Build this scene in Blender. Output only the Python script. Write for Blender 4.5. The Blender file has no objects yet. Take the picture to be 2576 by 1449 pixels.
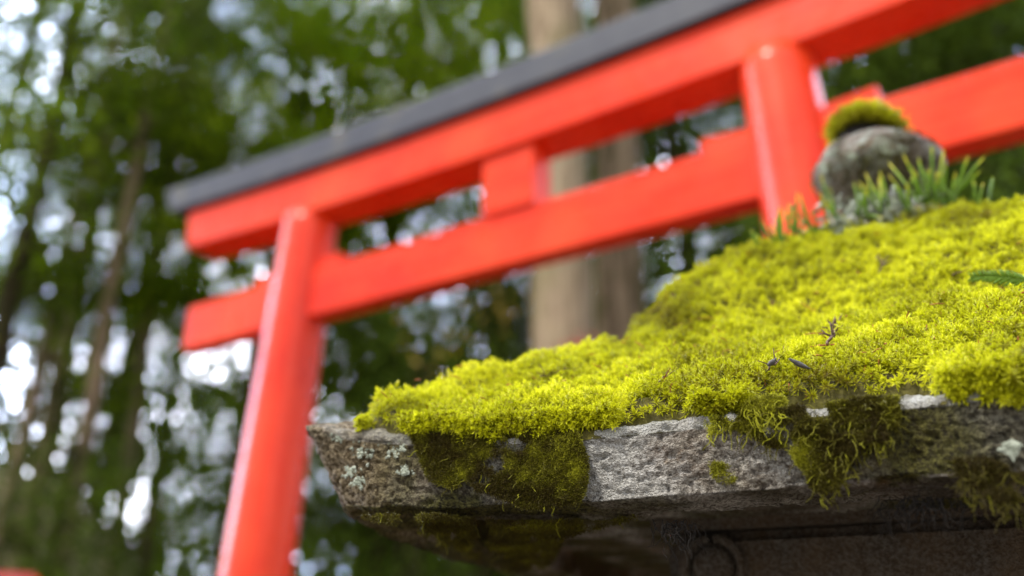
import bpy, math, numpy as np
from mathutils import Matrix, Vector
S = bpy.context.scene
rng = np.random.default_rng(7)
R = math.radians
col = S.collection

# ------------------------------------------------------------------ helpers
def link(o, parent=None):
    col.objects.link(o)
    if parent is not None: o.parent = parent
    return o
def mesh_np(name, V, F, mat, parent=None, smooth=False, attrs=None, mats=None, midx=None):
    """V (n,3), F (m,k) int array with k constant (3 or 4)"""
    V = np.asarray(V, np.float32); F = np.asarray(F, np.int32)
    me = bpy.data.meshes.new(name)
    k = F.shape[1]
    me.vertices.add(len(V)); me.vertices.foreach_set('co', V.ravel())
    me.loops.add(F.size); me.loops.foreach_set('vertex_index', F.ravel())
    me.polygons.add(len(F)); me.polygons.foreach_set('loop_start', np.arange(0, F.size, k, dtype=np.int32))
    me.update(calc_edges=True); me.validate(verbose=False)
    me.polygons.foreach_set('use_smooth', np.full(len(me.polygons), smooth))
    if attrs:
        for an, arr in attrs.items():
            a = me.attributes.new(an, 'FLOAT', 'POINT'); a.data.foreach_set('value', np.asarray(arr, np.float32))
    for m in (mats or [mat]): me.materials.append(m)
    if midx is not None: me.polygons.foreach_set('material_index', np.asarray(midx, np.int32))
    return link(bpy.data.objects.new(name, me), parent)
def tag(o, label=None, cat=None, group=None, kind=None):
    if label: o['label'] = label
    if cat: o['category'] = cat
    if group: o['group'] = group
    if kind: o['kind'] = kind
    return o
def empty(name, loc=(0, 0, 0), rz=0.0):
    o = bpy.data.objects.new(name, None); o.location = loc; o.rotation_euler = (0, 0, rz); o.empty_display_size = .1
    return link(o)
class MB:
    """collects quads"""
    def __init__(s): s.V = []; s.F = []; s.n = 0; s.A = []
    def add(s, V, F, a=0.0):
        V = np.asarray(V, float); F = np.asarray(F, int)
        s.V.append(V); s.F.append(F + s.n); s.n += len(V); s.A.append(np.full(len(V), a) if np.isscalar(a) else np.asarray(a))
    def tube(s, P, rad, seg=10, cap=True, a=0.0):
        P = np.asarray(P, float); n = len(P); rad = np.broadcast_to(rad, (n,))
        T = np.gradient(P, axis=0); T /= np.linalg.norm(T, axis=1)[:, None] + 1e-12
        ref = np.array([0, 0, 1.]) if abs(T[0][2]) < .9 else np.array([1., 0, 0])
        A = np.cross(T, ref); A /= np.linalg.norm(A, axis=1)[:, None] + 1e-12; B = np.cross(A, T)
        th = np.linspace(0, 2*np.pi, seg, endpoint=False)
        V = P[:, None] + rad[:, None, None]*(A[:, None]*np.cos(th)[None, :, None] + B[:, None]*np.sin(th)[None, :, None])
        V = V.reshape(-1, 3); i = np.arange(n-1)[:, None]*seg; j = np.arange(seg)[None]; k = (j+1) % seg
        F = np.stack([i+j, i+k, i+seg+k, i+seg+j], -1).reshape(-1, 4)
        if cap:
            V = np.vstack([V, P[:1], P[-1:]]); m = n*seg
            js = np.arange(0, seg, 2)
            F0 = np.stack([np.full_like(js, m), (js+2) % seg, (js+1) % seg, js], -1)
            F1 = np.stack([np.full_like(js, m+1), (n-1)*seg+js, (n-1)*seg+(js+1) % seg, (n-1)*seg+(js+2) % seg], -1)
            F = np.vstack([F, F0, F1])
        s.add(V, F, a)
    def build(s, name, mat, parent=None, smooth=False, attr=None):
        V = np.vstack(s.V); F = np.vstack(s.F)
        return mesh_np(name, V, F, mat, parent, smooth, {attr: np.concatenate(s.A)} if attr else None)
def hash3(i, j, k, seed):
    n = (i*73856093) ^ (j*19349663) ^ (k*83492791) ^ (seed*2654435)
    n = n.astype(np.int64) & 0x7fffffff
    n = (n ^ (n >> 13))*1274126177 & 0x7fffffff
    n = (n ^ (n >> 11))*668265263 & 0x7fffffff
    return ((n >> 7) & 0xffff)/65535.0
def vnoise(P, seed=0):
    P = np.asarray(P, float); f = np.floor(P).astype(np.int64); t = P-f; t = t*t*(3-2*t)
    r = 0
    for a in (0, 1):
        for b in (0, 1):
            for c in (0, 1):
                w = (t[..., 0] if a else 1-t[..., 0])*(t[..., 1] if b else 1-t[..., 1])*(t[..., 2] if c else 1-t[..., 2])
                r = r + w*hash3(f[..., 0]+a, f[..., 1]+b, f[..., 2]+c, seed)
    return r*2-1
def fbm(P, oct=4, seed=0, gain=.5):
    r = 0; g = 1; P = np.asarray(P, float)
    for o in range(oct): r = r + g*vnoise(P*2**o+o*17.3, seed+o); g *= gain
    return r

# ------------------------------------------------------------------ materials
def newmat(name):
    m = bpy.data.materials.new(name); m.use_nodes = True
    nt = m.node_tree; b = nt.nodes['Principled BSDF']; return m, nt, b
def N(nt, t, **kw):
    n = nt.nodes.new(t)
    for k, v in kw.items():
        if k in n.inputs: n.inputs[k].default_value = v
        else: setattr(n, k, v)
    return n
def noise(nt, scale, detail=5, rough=.6, vec=None, dist=0):
    n = N(nt, 'ShaderNodeTexNoise'); n.inputs['Scale'].default_value = scale
    n.inputs['Detail'].default_value = detail; n.inputs['Roughness'].default_value = rough; n.inputs['Distortion'].default_value = dist
    if vec is not None: nt.links.new(vec, n.inputs['Vector'])
    return n.outputs['Fac']
def ramp(nt, fac, stops):
    r = N(nt, 'ShaderNodeValToRGB'); nt.links.new(fac, r.inputs[0]); e = r.color_ramp.elements
    while len(e) < len(stops): e.new(.5)
    for x, (p, c) in zip(e, stops):
        x.position = p; x.color = (*c, 1) if hasattr(c, '__len__') else (c, c, c, 1)
    return r.outputs[0]
def mix(nt, f, a, b, mode='MIX'):
    m = N(nt, 'ShaderNodeMix', data_type='RGBA', blend_type=mode)
    for sck, v in ((m.inputs[0], f), (m.inputs[6], a), (m.inputs[7], b)):
        if isinstance(v, bpy.types.NodeSocket): nt.links.new(v, sck)
        elif hasattr(v, '__len__'): sck.default_value = (*v, 1)
        else: sck.default_value = v
    return m.outputs[2]
def bump(nt, b, h, strength=.5, dist=.01):
    n = N(nt, 'ShaderNodeBump'); n.inputs['Strength'].default_value = strength; n.inputs['Distance'].default_value = dist
    nt.links.new(h, n.inputs['Height']); nt.links.new(n.outputs[0], b.inputs['Normal']); return n
def objco(nt, scale=(1, 1, 1)):
    t = N(nt, 'ShaderNodeTexCoord'); m = N(nt, 'ShaderNodeMapping'); m.inputs['Scale'].default_value = scale
    nt.links.new(t.outputs['Object'], m.inputs['Vector']); return m.outputs[0]
def attr(nt, name):
    a = N(nt, 'ShaderNodeAttribute'); a.attribute_name = name; return a.outputs['Fac']

def mat_red(gloss=False):
    m, nt, b = newmat('vermilion_paint'); co = objco(nt)
    f = noise(nt, 2.2, 4, .6, co)
    c = ramp(nt, f, [(.3, (.64, .018, .003)), (.5, (.76, .030, .004)), (.7, (.82, .062, .012))])
    gr = ramp(nt, noise(nt, 3, 5, .7, objco(nt, (.6, 14, 14) if not gloss else (14, 14, .5))), [(.42, 0), (.60, .55), (.72, .2)])
    c = mix(nt, gr, c, (.84, .075, .022))
    gm = ramp(nt, noise(nt, 7, 6, .75, co, .5), [(.66, 0), (.74, .5)]); c = mix(nt, gm, c, (.30, .035, .012))
    nt.links.new(c, b.inputs['Base Color'])
    r = ramp(nt, noise(nt, 9, 5, .6, co), [(.3, .22), (.7, .36)]); nt.links.new(r, b.inputs['Roughness']); b.inputs['Specular IOR Level'].default_value = .22
    if gloss: b.inputs['Coat Weight'].default_value = .25; b.inputs['Coat Roughness'].default_value = .28
    co2 = objco(nt, (1.5, 40, 40)); bump(nt, b, noise(nt, 2, 4, .6, co2), .12, .004)
    return m
def mat_black():
    m, nt, b = newmat('weathered_black_cap'); co = objco(nt)
    f = noise(nt, 5, 6, .65, co)
    c = ramp(nt, f, [(.35, (.016, .020, .036)), (.58, (.032, .036, .050)), (.70, (.075, .07, .05))])
    nt.links.new(c, b.inputs['Base Color']); b.inputs['Roughness'].default_value = .62
    bump(nt, b, f, .4, .01); return m
def mat_stone(name, kasa=False, dark=False, blot=False):
    m, nt, b = newmat(name); co = objco(nt)
    big = noise(nt, 7, 4, .6, co); mid = noise(nt, 38, 5, .7, co); fine = noise(nt, 240, 3, .7, co); grit = noise(nt, 520, 2, .6, co)
    base = ramp(nt, mid, [(.34, (.20, .175, .15)), (.5, (.42, .39, .35)), (.64, (.66, .63, .58))])
    base = mix(nt, .62, base, ramp(nt, fine, [(.40, (.06, .05, .04)), (.49, (.46, .43, .38)), (.58, (.92, .90, .84))]))
    # brown weathering, ochre lichen
    br = ramp(nt, big, [(.44, 0), (.60, 1)])
    base = mix(nt, br, base, mix(nt, .6, base, (.16, .10, .055)))
    oc = ramp(nt, noise(nt, 15, 5, .65, co, .6), [(.60, 0), (.70, .75)])
    base = mix(nt, oc, base, (.26, .13, .02))
    ge = ramp(nt, noise(nt, 24, 6, .75, co, .4), [(.63, 0), (.68, .85)])
    base = mix(nt, ge, base, (.42, .46, .36))
    if blot:
        base = mix(nt, .40, base, (.27, .20, .15)); base = mix(nt, ramp(nt, noise(nt, 26, 6, .75, co, .5), [(.50, 0), (.56, .9)]), base, mix(nt, fine, (.22, .23, .18), (.62, .64, .54)))
        base = mix(nt, ramp(nt, noise(nt, 17, 5, .7, co, .8), [(.54, 0), (.62, .85)]), base, (.055, .045, .012))
    if kasa:
        a = attr(nt, 'shade_grime')
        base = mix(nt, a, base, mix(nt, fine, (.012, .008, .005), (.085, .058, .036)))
        w = attr(nt, 'brown'); base = mix(nt, w, base, mix(nt, ramp(nt, fine, [(.4, 0), (.6, 1)]), (.075, .045, .012), (.42, .33, .19)))
        g = attr(nt, 'algae'); base = mix(nt, g, base, mix(nt, ramp(nt, fine, [(.38, 0), (.62, 1)]), (.02, .016, .004), (.13, .12, .015)))
        h = attr(nt, 'pale'); base = mix(nt, h, base, mix(nt, fine, (.40, .38, .33), (.80, .80, .74)))
    if dark: base = mix(nt, .8, base, mix(nt, ramp(nt, big, [(.4, 0), (.6, 1)]), (.034, .021, .011), (.13, .085, .045)))  # firebox stone: grime tone with the eave shade mixed into the colour
    nt.links.new(base, b.inputs['Base Color']); b.inputs['Roughness'].default_value = .9
    b.inputs['Specular IOR Level'].default_value = .25
    ad = N(nt, 'ShaderNodeMath', operation='MULTIPLY_ADD'); nt.links.new(fine, ad.inputs[0]); ad.inputs[1].default_value = 1.0; nt.links.new(grit, ad.inputs[2])
    bump(nt, b, ad.outputs[0], 1.0, .012); return m
def mat_leaf(name, c0, c1, c2, rough=.5, trans=.35, at='tint', spec=.4):
    m, nt, b = newmat(name)
    c = ramp(nt, attr(nt, at), [(0, c0), (.5, c1), (1, c2)])
    nt.links.new(c, b.inputs['Base Color']); b.inputs['Roughness'].default_value = rough
    b.inputs['Specular IOR Level'].default_value = spec
    tr = N(nt, 'ShaderNodeBsdfTranslucent'); nt.links.new(c, tr.inputs[0])
    ms = N(nt, 'ShaderNodeMixShader'); ms.inputs[0].default_value = trans
    nt.links.new(b.outputs[0], ms.inputs[1]); nt.links.new(tr.outputs[0], ms.inputs[2])
    nt.links.new(ms.outputs[0], nt.nodes['Material Output'].inputs[0]); return m
def mat_simple(name, c0, c1, scale=20, rough=.85, sc=(1, 1, 1), bs=.5, bd=.01):
    m, nt, b = newmat(name); co = objco(nt, sc); f = noise(nt, scale, 6, .65, co)
    nt.links.new(ramp(nt, f, [(.3, c0), (.7, c1)]), b.inputs['Base Color']); b.inputs['Roughness'].default_value = rough
    bump(nt, b, f, bs, bd); return m
def mat_bark(name, c0, c1, c2):
    m, nt, b = newmat(name); f = noise(nt, 5, 6, .7, objco(nt, (3, 3, .22))); c = ramp(nt, f, [(.36, c0), (.60, c1)])
    g = ramp(nt, noise(nt, 1.6, 4, .6, objco(nt)), [(.46, 0), (.62, .8)]); nt.links.new(mix(nt, g, c, c2), b.inputs['Base Color'])
    b.inputs['Roughness'].default_value = .95; b.inputs['Specular IOR Level'].default_value = .08; bump(nt, b, f, 1, .05); return m
M = dict(
    red=mat_red(), redg=mat_red(True), black=mat_black(), stone=mat_stone('lantern_granite'), kasa=mat_stone('roof_granite', True), fstone=mat_stone('finial_granite', False, False, True), dstone=mat_stone('shaded_granite', False, True),
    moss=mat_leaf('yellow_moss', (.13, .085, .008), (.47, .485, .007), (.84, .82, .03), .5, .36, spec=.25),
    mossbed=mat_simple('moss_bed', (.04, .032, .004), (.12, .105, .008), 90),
    dmoss=mat_leaf('feather_moss', (.035, .022, .005), (.115, .105, .008), (.40, .40, .02), .6, .3, spec=.2),
    root=mat_simple('dark_rootlets', (.006, .004, .003), (.014, .010, .006), 60, 1.0),
    fern=mat_leaf('fern_leaf', (.05, .10, .006), (.12, .21, .010), (.50, .44, .02), .45, .35, spec=.2),
    spor=mat_simple('sporophyte', (.22, .05, .012), (.42, .13, .02), 60),
    lichen=mat_simple('grey_lichen', (.17, .19, .14), (.46, .50, .40), 70),
    twig=mat_simple('dry_twig', (.05, .025, .014), (.16, .09, .05), 60),
    husk=mat_simple('dark_husk', (.03, .026, .024), (.09, .08, .075), 90, .6),
    bark=mat_bark('cedar_bark', (.17, .12, .075), (.46, .36, .24), (.24, .20, .11)), bark2=mat_bark('grey_cedar_bark', (.07, .048, .028), (.36, .27, .175), (.11, .09, .045)),
    darkbark=mat_bark('dark_bark', (.014, .010, .006), (.060, .042, .024), (.03, .035, .010)),
    leafA=mat_leaf('bright_leaves', (.045, .085, .003), (.11, .19, .004), (.22, .30, .010), .6, .45, spec=.04),
    leafB=mat_leaf('dark_leaves', (.024, .038, .005), (.062, .105, .009), (.12, .18, .016), .6, .3, spec=.04),
    leafC=mat_leaf('conifer_leaves', (.028, .045, .008), (.06, .095, .014), (.12, .15, .022), .6, .3, spec=.04),
    shadered=mat_simple('shaded_red', (.20, .008, .006), (.32, .015, .010), 5, .6),  # hut roof red, darkened in the colour to stand for shade
    soil=mat_simple('forest_soil', (.04, .03, .018), (.11, .085, .05), 3),
    grass=mat_simple('bank', (.02, .03, .01), (.06, .08, .02), 2),
)

# ------------------------------------------------------------------ camera
CAMZ = 1.5
cam = bpy.data.cameras.new('camera'); camo = link(bpy.data.objects.new('camera', cam))
FPX = 3390.9/1.490683          # focal in 2576-wide pixels
PIT, ROL = .4162, .0137
fw = np.array([0, math.cos(PIT), math.sin(PIT)]); rt = np.array([1., 0, 0]); up = np.cross(rt, fw)
r2 = rt*math.cos(ROL)+up*math.sin(ROL); u2 = -rt*math.sin(ROL)+up*math.cos(ROL)
CAM = np.array([0, 0, CAMZ])
mw = Matrix([[r2[i], u2[i], -fw[i], CAM[i]] for i in range(3)]+[[0, 0, 0, 1]])
camo.matrix_world = mw
cam.sensor_width = 36; cam.lens = 36*FPX/2576; cam.clip_start = .02; cam.clip_end = 500
cam.dof.use_dof = True; cam.dof.aperture_fstop = 2.05; cam.dof.aperture_blades = 0
S.camera = camo
def ray(px, py):
    d = fw + r2*(px-1288)/FPX + u2*(724-py)/FPX
    return d
def PD(px, py, d):
    """world point seen at (px,py), horizontal distance d"""
    v = ray(px, py); return CAM + v*d/math.hypot(v[0], v[1])
def proj(P):
    v = np.asarray(P)-CAM; z = v@fw
    return np.stack([1288+FPX*(v@r2)/z, 724-FPX*(v@u2)/z], -1)

# ------------------------------------------------------------------ light
SUN_AZ, SUN_EL = R(-128), R(58)     # azimuth from +Y clockwise (direction TO the sun)
w = bpy.data.worlds.new('World'); S.world = w; w.use_nodes = True; nt = w.node_tree
bg = nt.nodes['Background']; sky = N(nt, 'ShaderNodeTexSky'); sky.sky_type = 'NISHITA'; sky.sun_disc = False
sky.sun_elevation = SUN_EL; sky.sun_rotation = SUN_AZ; sky.dust_density = 2.5; sky.air_density = 1.0; sky.ozone_density = 1.0
tc = N(nt, 'ShaderNodeTexCoord'); cl = noise(nt, 2.4, 5, .6, tc.outputs['Generated'])
cf = ramp(nt, cl, [(.38, .15), (.58, .9)])
sx_ = N(nt, 'ShaderNodeSeparateXYZ'); nt.links.new(tc.outputs['Generated'], sx_.inputs[0])
mr = N(nt, 'ShaderNodeMapRange'); nt.links.new(sx_.outputs[1], mr.inputs[0]); mr.inputs[1].default_value = .15; mr.inputs[2].default_value = .75
bank = mix(nt, mr.outputs[0], (11.5, 11.6, 12.2), (165., 168., 185.))      # invented sky gradient: very bright ahead for leaf gaps, dimmed elsewhere for missing canopy
c = mix(nt, cf, mix(nt, mr.outputs[0], sky.outputs[0], (60., 82., 140.)), bank); nt.links.new(c, bg.inputs[0]); bg.inputs[1].default_value = .12  # bank: the invented sky gradient
sl = bpy.data.lights.new('sun', 'SUN'); sl.energy = 2.6; sl.angle = R(5); sl.color = (1, .95, .86)
so = link(bpy.data.objects.new('sun', sl))
sd = Vector((math.sin(SUN_AZ)*math.cos(SUN_EL), math.cos(SUN_AZ)*math.cos(SUN_EL), math.sin(SUN_EL)))
so.rotation_euler = sd.to_track_quat('Z', 'Y').to_euler()
S.view_settings.view_transform = 'Standard'; S.view_settings.look = 'None'; S.view_settings.exposure = .5; S.view_settings.gamma = 1

# ------------------------------------------------------------------ ground + hillside
def grid(name, x0, x1, y0, y1, nx, ny, hf, mat):
    X, Y = np.meshgrid(np.linspace(x0, x1, nx), np.linspace(y0, y1, ny)); Z = hf(X, Y)
    i = np.arange(ny-1)[:, None]*nx+np.arange(nx-1)[None]; F = np.stack([i, i+1, i+nx+1, i+nx], -1).reshape(-1, 4)
    return mesh_np(name, np.stack([X, Y, Z], -1).reshape(-1, 3), F, mat, smooth=True)
def hill(X, Y):
    P = np.stack([X*.15, Y*.15, 0*X], -1)
    base = .12*fbm(P, 3, 5)
    rise = np.clip((Y-11)/16, 0, 1)**1.4*(2.2+ 6.5/(1+np.exp(-(X+1)/3.0)))
    return base*np.clip(np.hypot(X-.3, Y-2)/5, 0, 1)+rise
g = grid('ground', -90, 90, -60, 120, 150, 150, hill, M['soil']); tag(g, kind='structure')

# ------------------------------------------------------------------ torii (fitted to the photograph)
TS = 1.2; YAW = -.5791
fit = dict(C=(2.8343, -2.6164, -1.9701), d=.0945, h=.2142, c=.0154, dn=.0399, n1=.2837, n2=.5077, a=.0525, r0=.1226, k=.0125, eF=.7755, eN=.7305, L=2.2)
cy, sy = math.cos(YAW), math.sin(YAW)
C0 = -np.array(fit['C'])*TS
tl = (C0[0]*cy-C0[1]*sy, C0[0]*sy+C0[1]*cy, C0[2]+CAMZ)
TOPZ = tl[2]
tor = empty('torii_gate', (tl[0], tl[1], 0), YAW)
tag(tor, 'vermilion wooden shrine gate with black capped top beam behind the mossy lantern roof', 'torii gate')
L = fit['L']*TS; LH = L/2; cc = fit['c']/TS
def sori(x): return cc*((x-LH)**2-LH**2)
def beam(name, x0, x1, sec, mat, curve=True, n=60, bev=.006, endslope=0.0):
    """sec: list of (y,z) ccw outline at straight part; swept along x; z shifted by sori"""
    sec = np.array(sec, float)
    # bevel corners
    out = []
    for i in range(len(sec)):
        p = sec[i]; a = sec[i-1]-p; b = sec[(i+1) % len(sec)]-p
        out.append(p+a/np.linalg.norm(a)*bev); out.append(p+b/np.linalg.norm(b)*bev)
    out = np.array(out); k = len(out)
    xs = np.concatenate([[x0], [x0+bev], np.linspace(x0+bev*2, x1-bev*2, n), [x1-bev], [x1]])
    zm = out[:, 1].mean(); ym = out[:, 0].mean()
    V = []
    for i, x in enumerate(xs):
        s = 1.0
        o = out.copy()
        if i in (0, len(xs)-1):
            o = np.array([ym, zm])+(o-[ym, zm])*(1-bev*.8/np.abs(o-[ym, zm]).max())
        sl = endslope*(o[:, 1]-sec[:, 1].min())*(1 if x > LH else -1)*np.clip(abs(x-LH)/LH-.5, 0, 1)
        zz = o[:, 1]+(sori(x) if curve else 0)
        V.append(np.stack([np.full(k, x)+sl, o[:, 0], zz], -1))
    V = np.array(V); n2 = len(xs); V = V.reshape(-1, 3)
    i = np.arange(n2-1)[:, None]*k; j = np.arange(k)[None]; F = np.stack([i+j, i+k+j, i+k+(j+1) % k, i+(j+1) % k], -1).reshape(-1, 4)
    V = np.vstack([V, V[:k].mean(0), V[-k:].mean(0)]); m = n2*k; js = np.arange(0, k, 2)
    F = np.vstack([F, np.stack([np.full_like(js, m), js, (js+1) % k, (js+2) % k], -1),
                   np.stack([np.full_like(js, m+1), m-k+(js+2) % k, m-k+(js+1) % k, m-k+js], -1)])
    V[:, 2] += TOPZ
    return mesh_np(name, V, F, mat, tor)
d, h = fit['d']*TS, fit['h']*TS; eF = fit['eF']*TS
beam('top_beam', -eF, L+eF, [(-d, 0), (d, 0), (d, h), (-d, h)], M['red'], endslope=.15)
# black cap: roof board + mossy weathered ridge
ch = .215
beam('roof_cap', -eF-.17, L+eF+.17, [(-d-.045, h+.004), (d+.045, h+.004), (d+.045, h+ch*.82), (0, h+ch+.03), (-d-.045, h+ch*.82)], M['black'], n=90, endslope=.45)
dn = fit['dn']*TS*1.25; n1, n2 = fit['n1']*TS, fit['n2']*TS; eN = fit['eN']*TS
beam('tie_beam', -eN, L+eN, [(-dn, -n2), (dn, -n2), (dn, -n1), (-dn, -n1)], M['red'], curve=False)
# strut in the middle
sx = .0
def box_mesh(name, x0, x1, y0, y1, z0, z1, mat, parent, bev=.005):
    import bmesh
    bm = bmesh.new(); bmesh.ops.create_cube(bm, size=1)
    for v in bm.verts: v.co = Vector(((x0+x1)/2+v.co.x*(x1-x0), (y0+y1)/2+v.co.y*(y1-y0), (z0+z1)/2+v.co.z*(z1-z0)))
    bmesh.ops.bevel(bm, geom=bm.edges[:], offset=bev, segments=2, affect='EDGES')
    me = bpy.data.meshes.new(name); bm.to_mesh(me); bm.free(); me.materials.append(mat)
    return link(bpy.data.objects.new(name, me), parent)
def torii_px(px, py, yl):
    """x,z in torii frame of the pixel on the vertical plane y=yl"""
    v = ray(px, py); v = np.array([v[0]*cy+v[1]*sy, -v[0]*sy+v[1]*cy, v[2]])
    o = CAM-np.array([tl[0], tl[1], 0]); o = np.array([o[0]*cy+o[1]*sy, -o[0]*sy+o[1]*cy, o[2]])
    t = (yl-o[1])/v[1]; p = o+v*t; return p[0], p[2]-TOPZ
x0s = torii_px(1213, 500, -dn*1.35)[0]; x1s = torii_px(1341, 480, -dn*1.35)[0]
box_mesh('strut', x0s, x1s, -dn*1.35, dn*1.35, TOPZ-n1-.002, TOPZ+sori(LH)+.01, M['red'], tor)
a, r0, kk = fit['a'], fit['r0']*TS, fit['k']
for side, xc in ((1, 0.0), (-1, L)):
    zs = np.linspace(.10, TOPZ+.02, 60); dz = TOPZ-zs
    P = np.stack([xc-side*a*dz, 0*zs, zs], -1)
    b_ = MB(); b_.tube(P, r0+kk*dz, 64); b_.build('pillar', M['redg'], tor, smooth=True)
    b_ = MB(); zb = np.array([0, .02, .14, .16]); b_.tube(np.stack([0*zb+xc-side*a*TOPZ, 0*zb, zb], -1), np.array([.26, .27, .25, .22]), 40)
    b_.build('base_stone', M['stone'], tor, smooth=False)
    # tapered wedges driven in over the tie beam on both sides of the pillar
    for s2 in (-1, 1):
        rr = r0+kk*n1
        xa = xc-side*a*n1+s2*rr*.8; xb = xc-side*a*n1+s2*(rr+(.155 if side == 1 else .20))
        hA, hB = (.050, .068)
        ys = dn*.8; z0 = TOPZ-n1+.001
        V = np.array([(xa, -ys, z0), (xb, -ys, z0), (xb, ys, z0), (xa, ys, z0), (xa, -ys, z0+hA), (xb, -ys, z0+hB), (xb, ys, z0+hB), (xa, ys, z0+hA)])
        F = np.array([(0, 1, 5, 4), (1, 2, 6, 5), (2, 3, 7, 6), (3, 0, 4, 7), (4, 5, 6, 7), (3, 2, 1, 0)])
        if s2 < 0: F = F[:, ::-1]
        mesh_np('wedge', V, F, M['red'], tor)

# ------------------------------------------------------------------ stone lantern
H = .585                                   # half side of the roof
U = np.array([.908, -.419]); W = np.array([.419, .908])
K0 = np.array([-.209, .911]); CEN = K0+(U+W)*H
LYAW = math.atan2(U[1], U[0])
lan = empty('stone_lantern', (CEN[0], CEN[1], 0), LYAW)
tag(lan, 'weathered grey stone lantern with moss covered square roof and round finial, in the foreground', 'stone lantern')
def stone_top(m):    # height of the stone above camera for m = 1 (eave) .. 0 (centre)
    return np.interp(1-m, [0, .03, .12, .276, .426, .54, .70, .80, .90, 1.0], [.213, .219, .248, .306, .362, .420, .500, .548, .572, .575])
def lift(q): return np.clip((q-.5)/.5, 0, 1)**2
def roof_z(X, Y):
    ax, ay = np.abs(X)/H, np.abs(Y)/H; m = np.maximum(ax, ay); q = np.minimum(ax, ay)/np.maximum(m, 1e-6)
    return stone_top(np.clip(m, 0, 1))+.037*lift(q)*np.clip(m, 0, 1)**3.5
# rings: (inset from edge, z, lift amount, face-flare)
rings = []
for t in np.linspace(0.02, 1, 90)[:-1]: rings.append((t, None, None, 0))
rings.append((1.0, .209, .037, 0)); 
for t in np.linspace(0, 1, 44): rings.append((1.0, .205-.057*t, .037-.019*t, t))
for ins in np.linspace(.004, .085, 14): rings.append((1.0-ins/H, .1475, .018, 1))
for t in np.linspace(0, 1, 5)[1:]: rings.append((1-(.085+.006*t)/H, .1475+.03*t, .018, 1))
for ins in np.linspace(.10, .34, 14): rings.append((1-ins/H, .1775-.006*(ins-.1)/.24, .012*(1-(ins-.1)/.24), 1))
nper = 460
tq = np.linspace(-1, 1, nper, endpoint=False)
sq = np.concatenate([np.stack([tq, -np.ones(nper)], -1), np.stack([np.ones(nper), tq], -1), np.stack([-tq, np.ones(nper)], -1), np.stack([-np.ones(nper), -tq], -1)])
nq = len(sq); V = []; kinds = []
q = np.minimum(np.abs(sq[:, 0]), np.abs(sq[:, 1])); nx = np.where(np.abs(sq[:, 0]) >= 1-1e-9, np.sign(sq[:, 0]), 0); ny = np.where(np.abs(sq[:, 1]) >= 1-1e-9, np.sign(sq[:, 1]), 0)
for ri, (t, z, la, fl) in enumerate(rings):
    P = sq*H*t
    if z is None: zz = roof_z(P[:, 0], P[:, 1])-.004
    else:
        zz = z+la*lift(q)
        inset = fl*(.008+.026*np.clip((q-.80)/.2, 0, 1)**1.5)
        P = P-np.stack([np.sign(sq[:, 0])*inset*np.clip(np.abs(sq[:, 0])*1.0, 0, 1)**8, np.sign(sq[:, 1])*inset*np.clip(np.abs(sq[:, 1]), 0, 1)**8], -1)
    V.append(np.column_stack([P, zz]))
V = np.array(V); nr = len(V)
# displacement with noise
Vf = V.reshape(-1, 3)
dn_ = .0028*fbm(Vf*14, 3, 3)+.0017*fbm(Vf*[130, 130, 190], 3, 9, .65)
pit_ = np.clip(fbm(Vf*[150, 150, 210], 2, 21)-.22, 0, 1)*.0045
disp = dn_-pit_
ringidx = np.repeat(np.arange(nr), nq); face = (ringidx >= 89) & (ringidx < 134)
nrm = np.zeros_like(Vf); nn = np.tile(np.column_stack([nx, ny]), (nr, 1)); ln = np.hypot(nn[:, 0], nn[:, 1]); nn = nn/np.maximum(ln, 1)[:, None]
nrm[face, :2] = nn[face]; nrm[ringidx < 89, 2] = 1; nrm[ringidx >= 134, 2] = -1
# chipped upper and lower arris
Vf = Vf+nrm*disp[:, None]
chip = np.clip(fbm(np.column_stack([Vf[:, :2]*30, Vf[:, 2]*0]), 3, 33), 0, 1)*.005
top_e = (ringidx >= 87) & (ringidx <= 91); Vf[top_e, 2] -= chip[top_e]*1.2
bot_e = (ringidx >= 131) & (ringidx <= 136); Vf[bot_e, 2] += chip[bot_e]*1.0
Vl = Vf.copy(); Vl[:, 2] += CAMZ
i = np.arange(nr-1)[:, None]*nq; j = np.arange(nq)[None]
F = np.stack([i+j, i+nq+j, i+nq+(j+1) % nq, i+(j+1) % nq], -1).reshape(-1, 4)
# stains and painted shade on the slab, by position along the edge (aa: 0 at left corner .. 1.17) and height
aa = Vf[:, 0]+H; zz = Vf[:, 2]; frontish = ringidx >= 86
nz = fbm(Vf*22, 4, 40); nz2 = fbm(Vf*9, 3, 50)
def bumpf(x, a, b, s): return 1/(1+np.exp(-(x-a)/s))*1/(1+np.exp((x-b)/s))
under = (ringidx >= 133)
shade_grime = np.where(under, .30+.4*nz, 0)+bumpf(aa, .60, 1.3, .05)*(.55+.5*nz)*frontish  # shade painted in under the slab and, with grime, at the right end
shade_grime = np.clip(shade_grime+ (ringidx >= 136)*.1, 0, .92)
brown = np.clip(bumpf(aa, -.2, .15, .03)*(.75+.8*nz2+.5*nz)+bumpf(aa, .38, .43, .012)*(.5+.8*nz)*(~under)+.25*np.clip(nz2, 0, 1), 0, .9)
algae = np.clip(bumpf(aa, .10, .26, .012)*(.75+.7*nz), 0, 1)*(~under)+bumpf(aa, .50, .64, .02)*np.clip(.8+.7*nz, 0, 1)*(zz > .15)+under*np.clip(bumpf(aa, -.2, .30, .04)*(.9+.6*nz)+.3*nz, 0, 1)
algae = np.clip(algae, 0, .95)
pale = np.clip(((ringidx >= 84) & (ringidx <= 93))*(.85+.5*nz)-.9*bumpf(aa, -1, .12, .02)-.4*bumpf(aa, .62, 2, .03), 0, 1)+bumpf(aa, .27, .38, .02)*np.clip(.35+.8*nz, 0, .6)*(~under)
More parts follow.
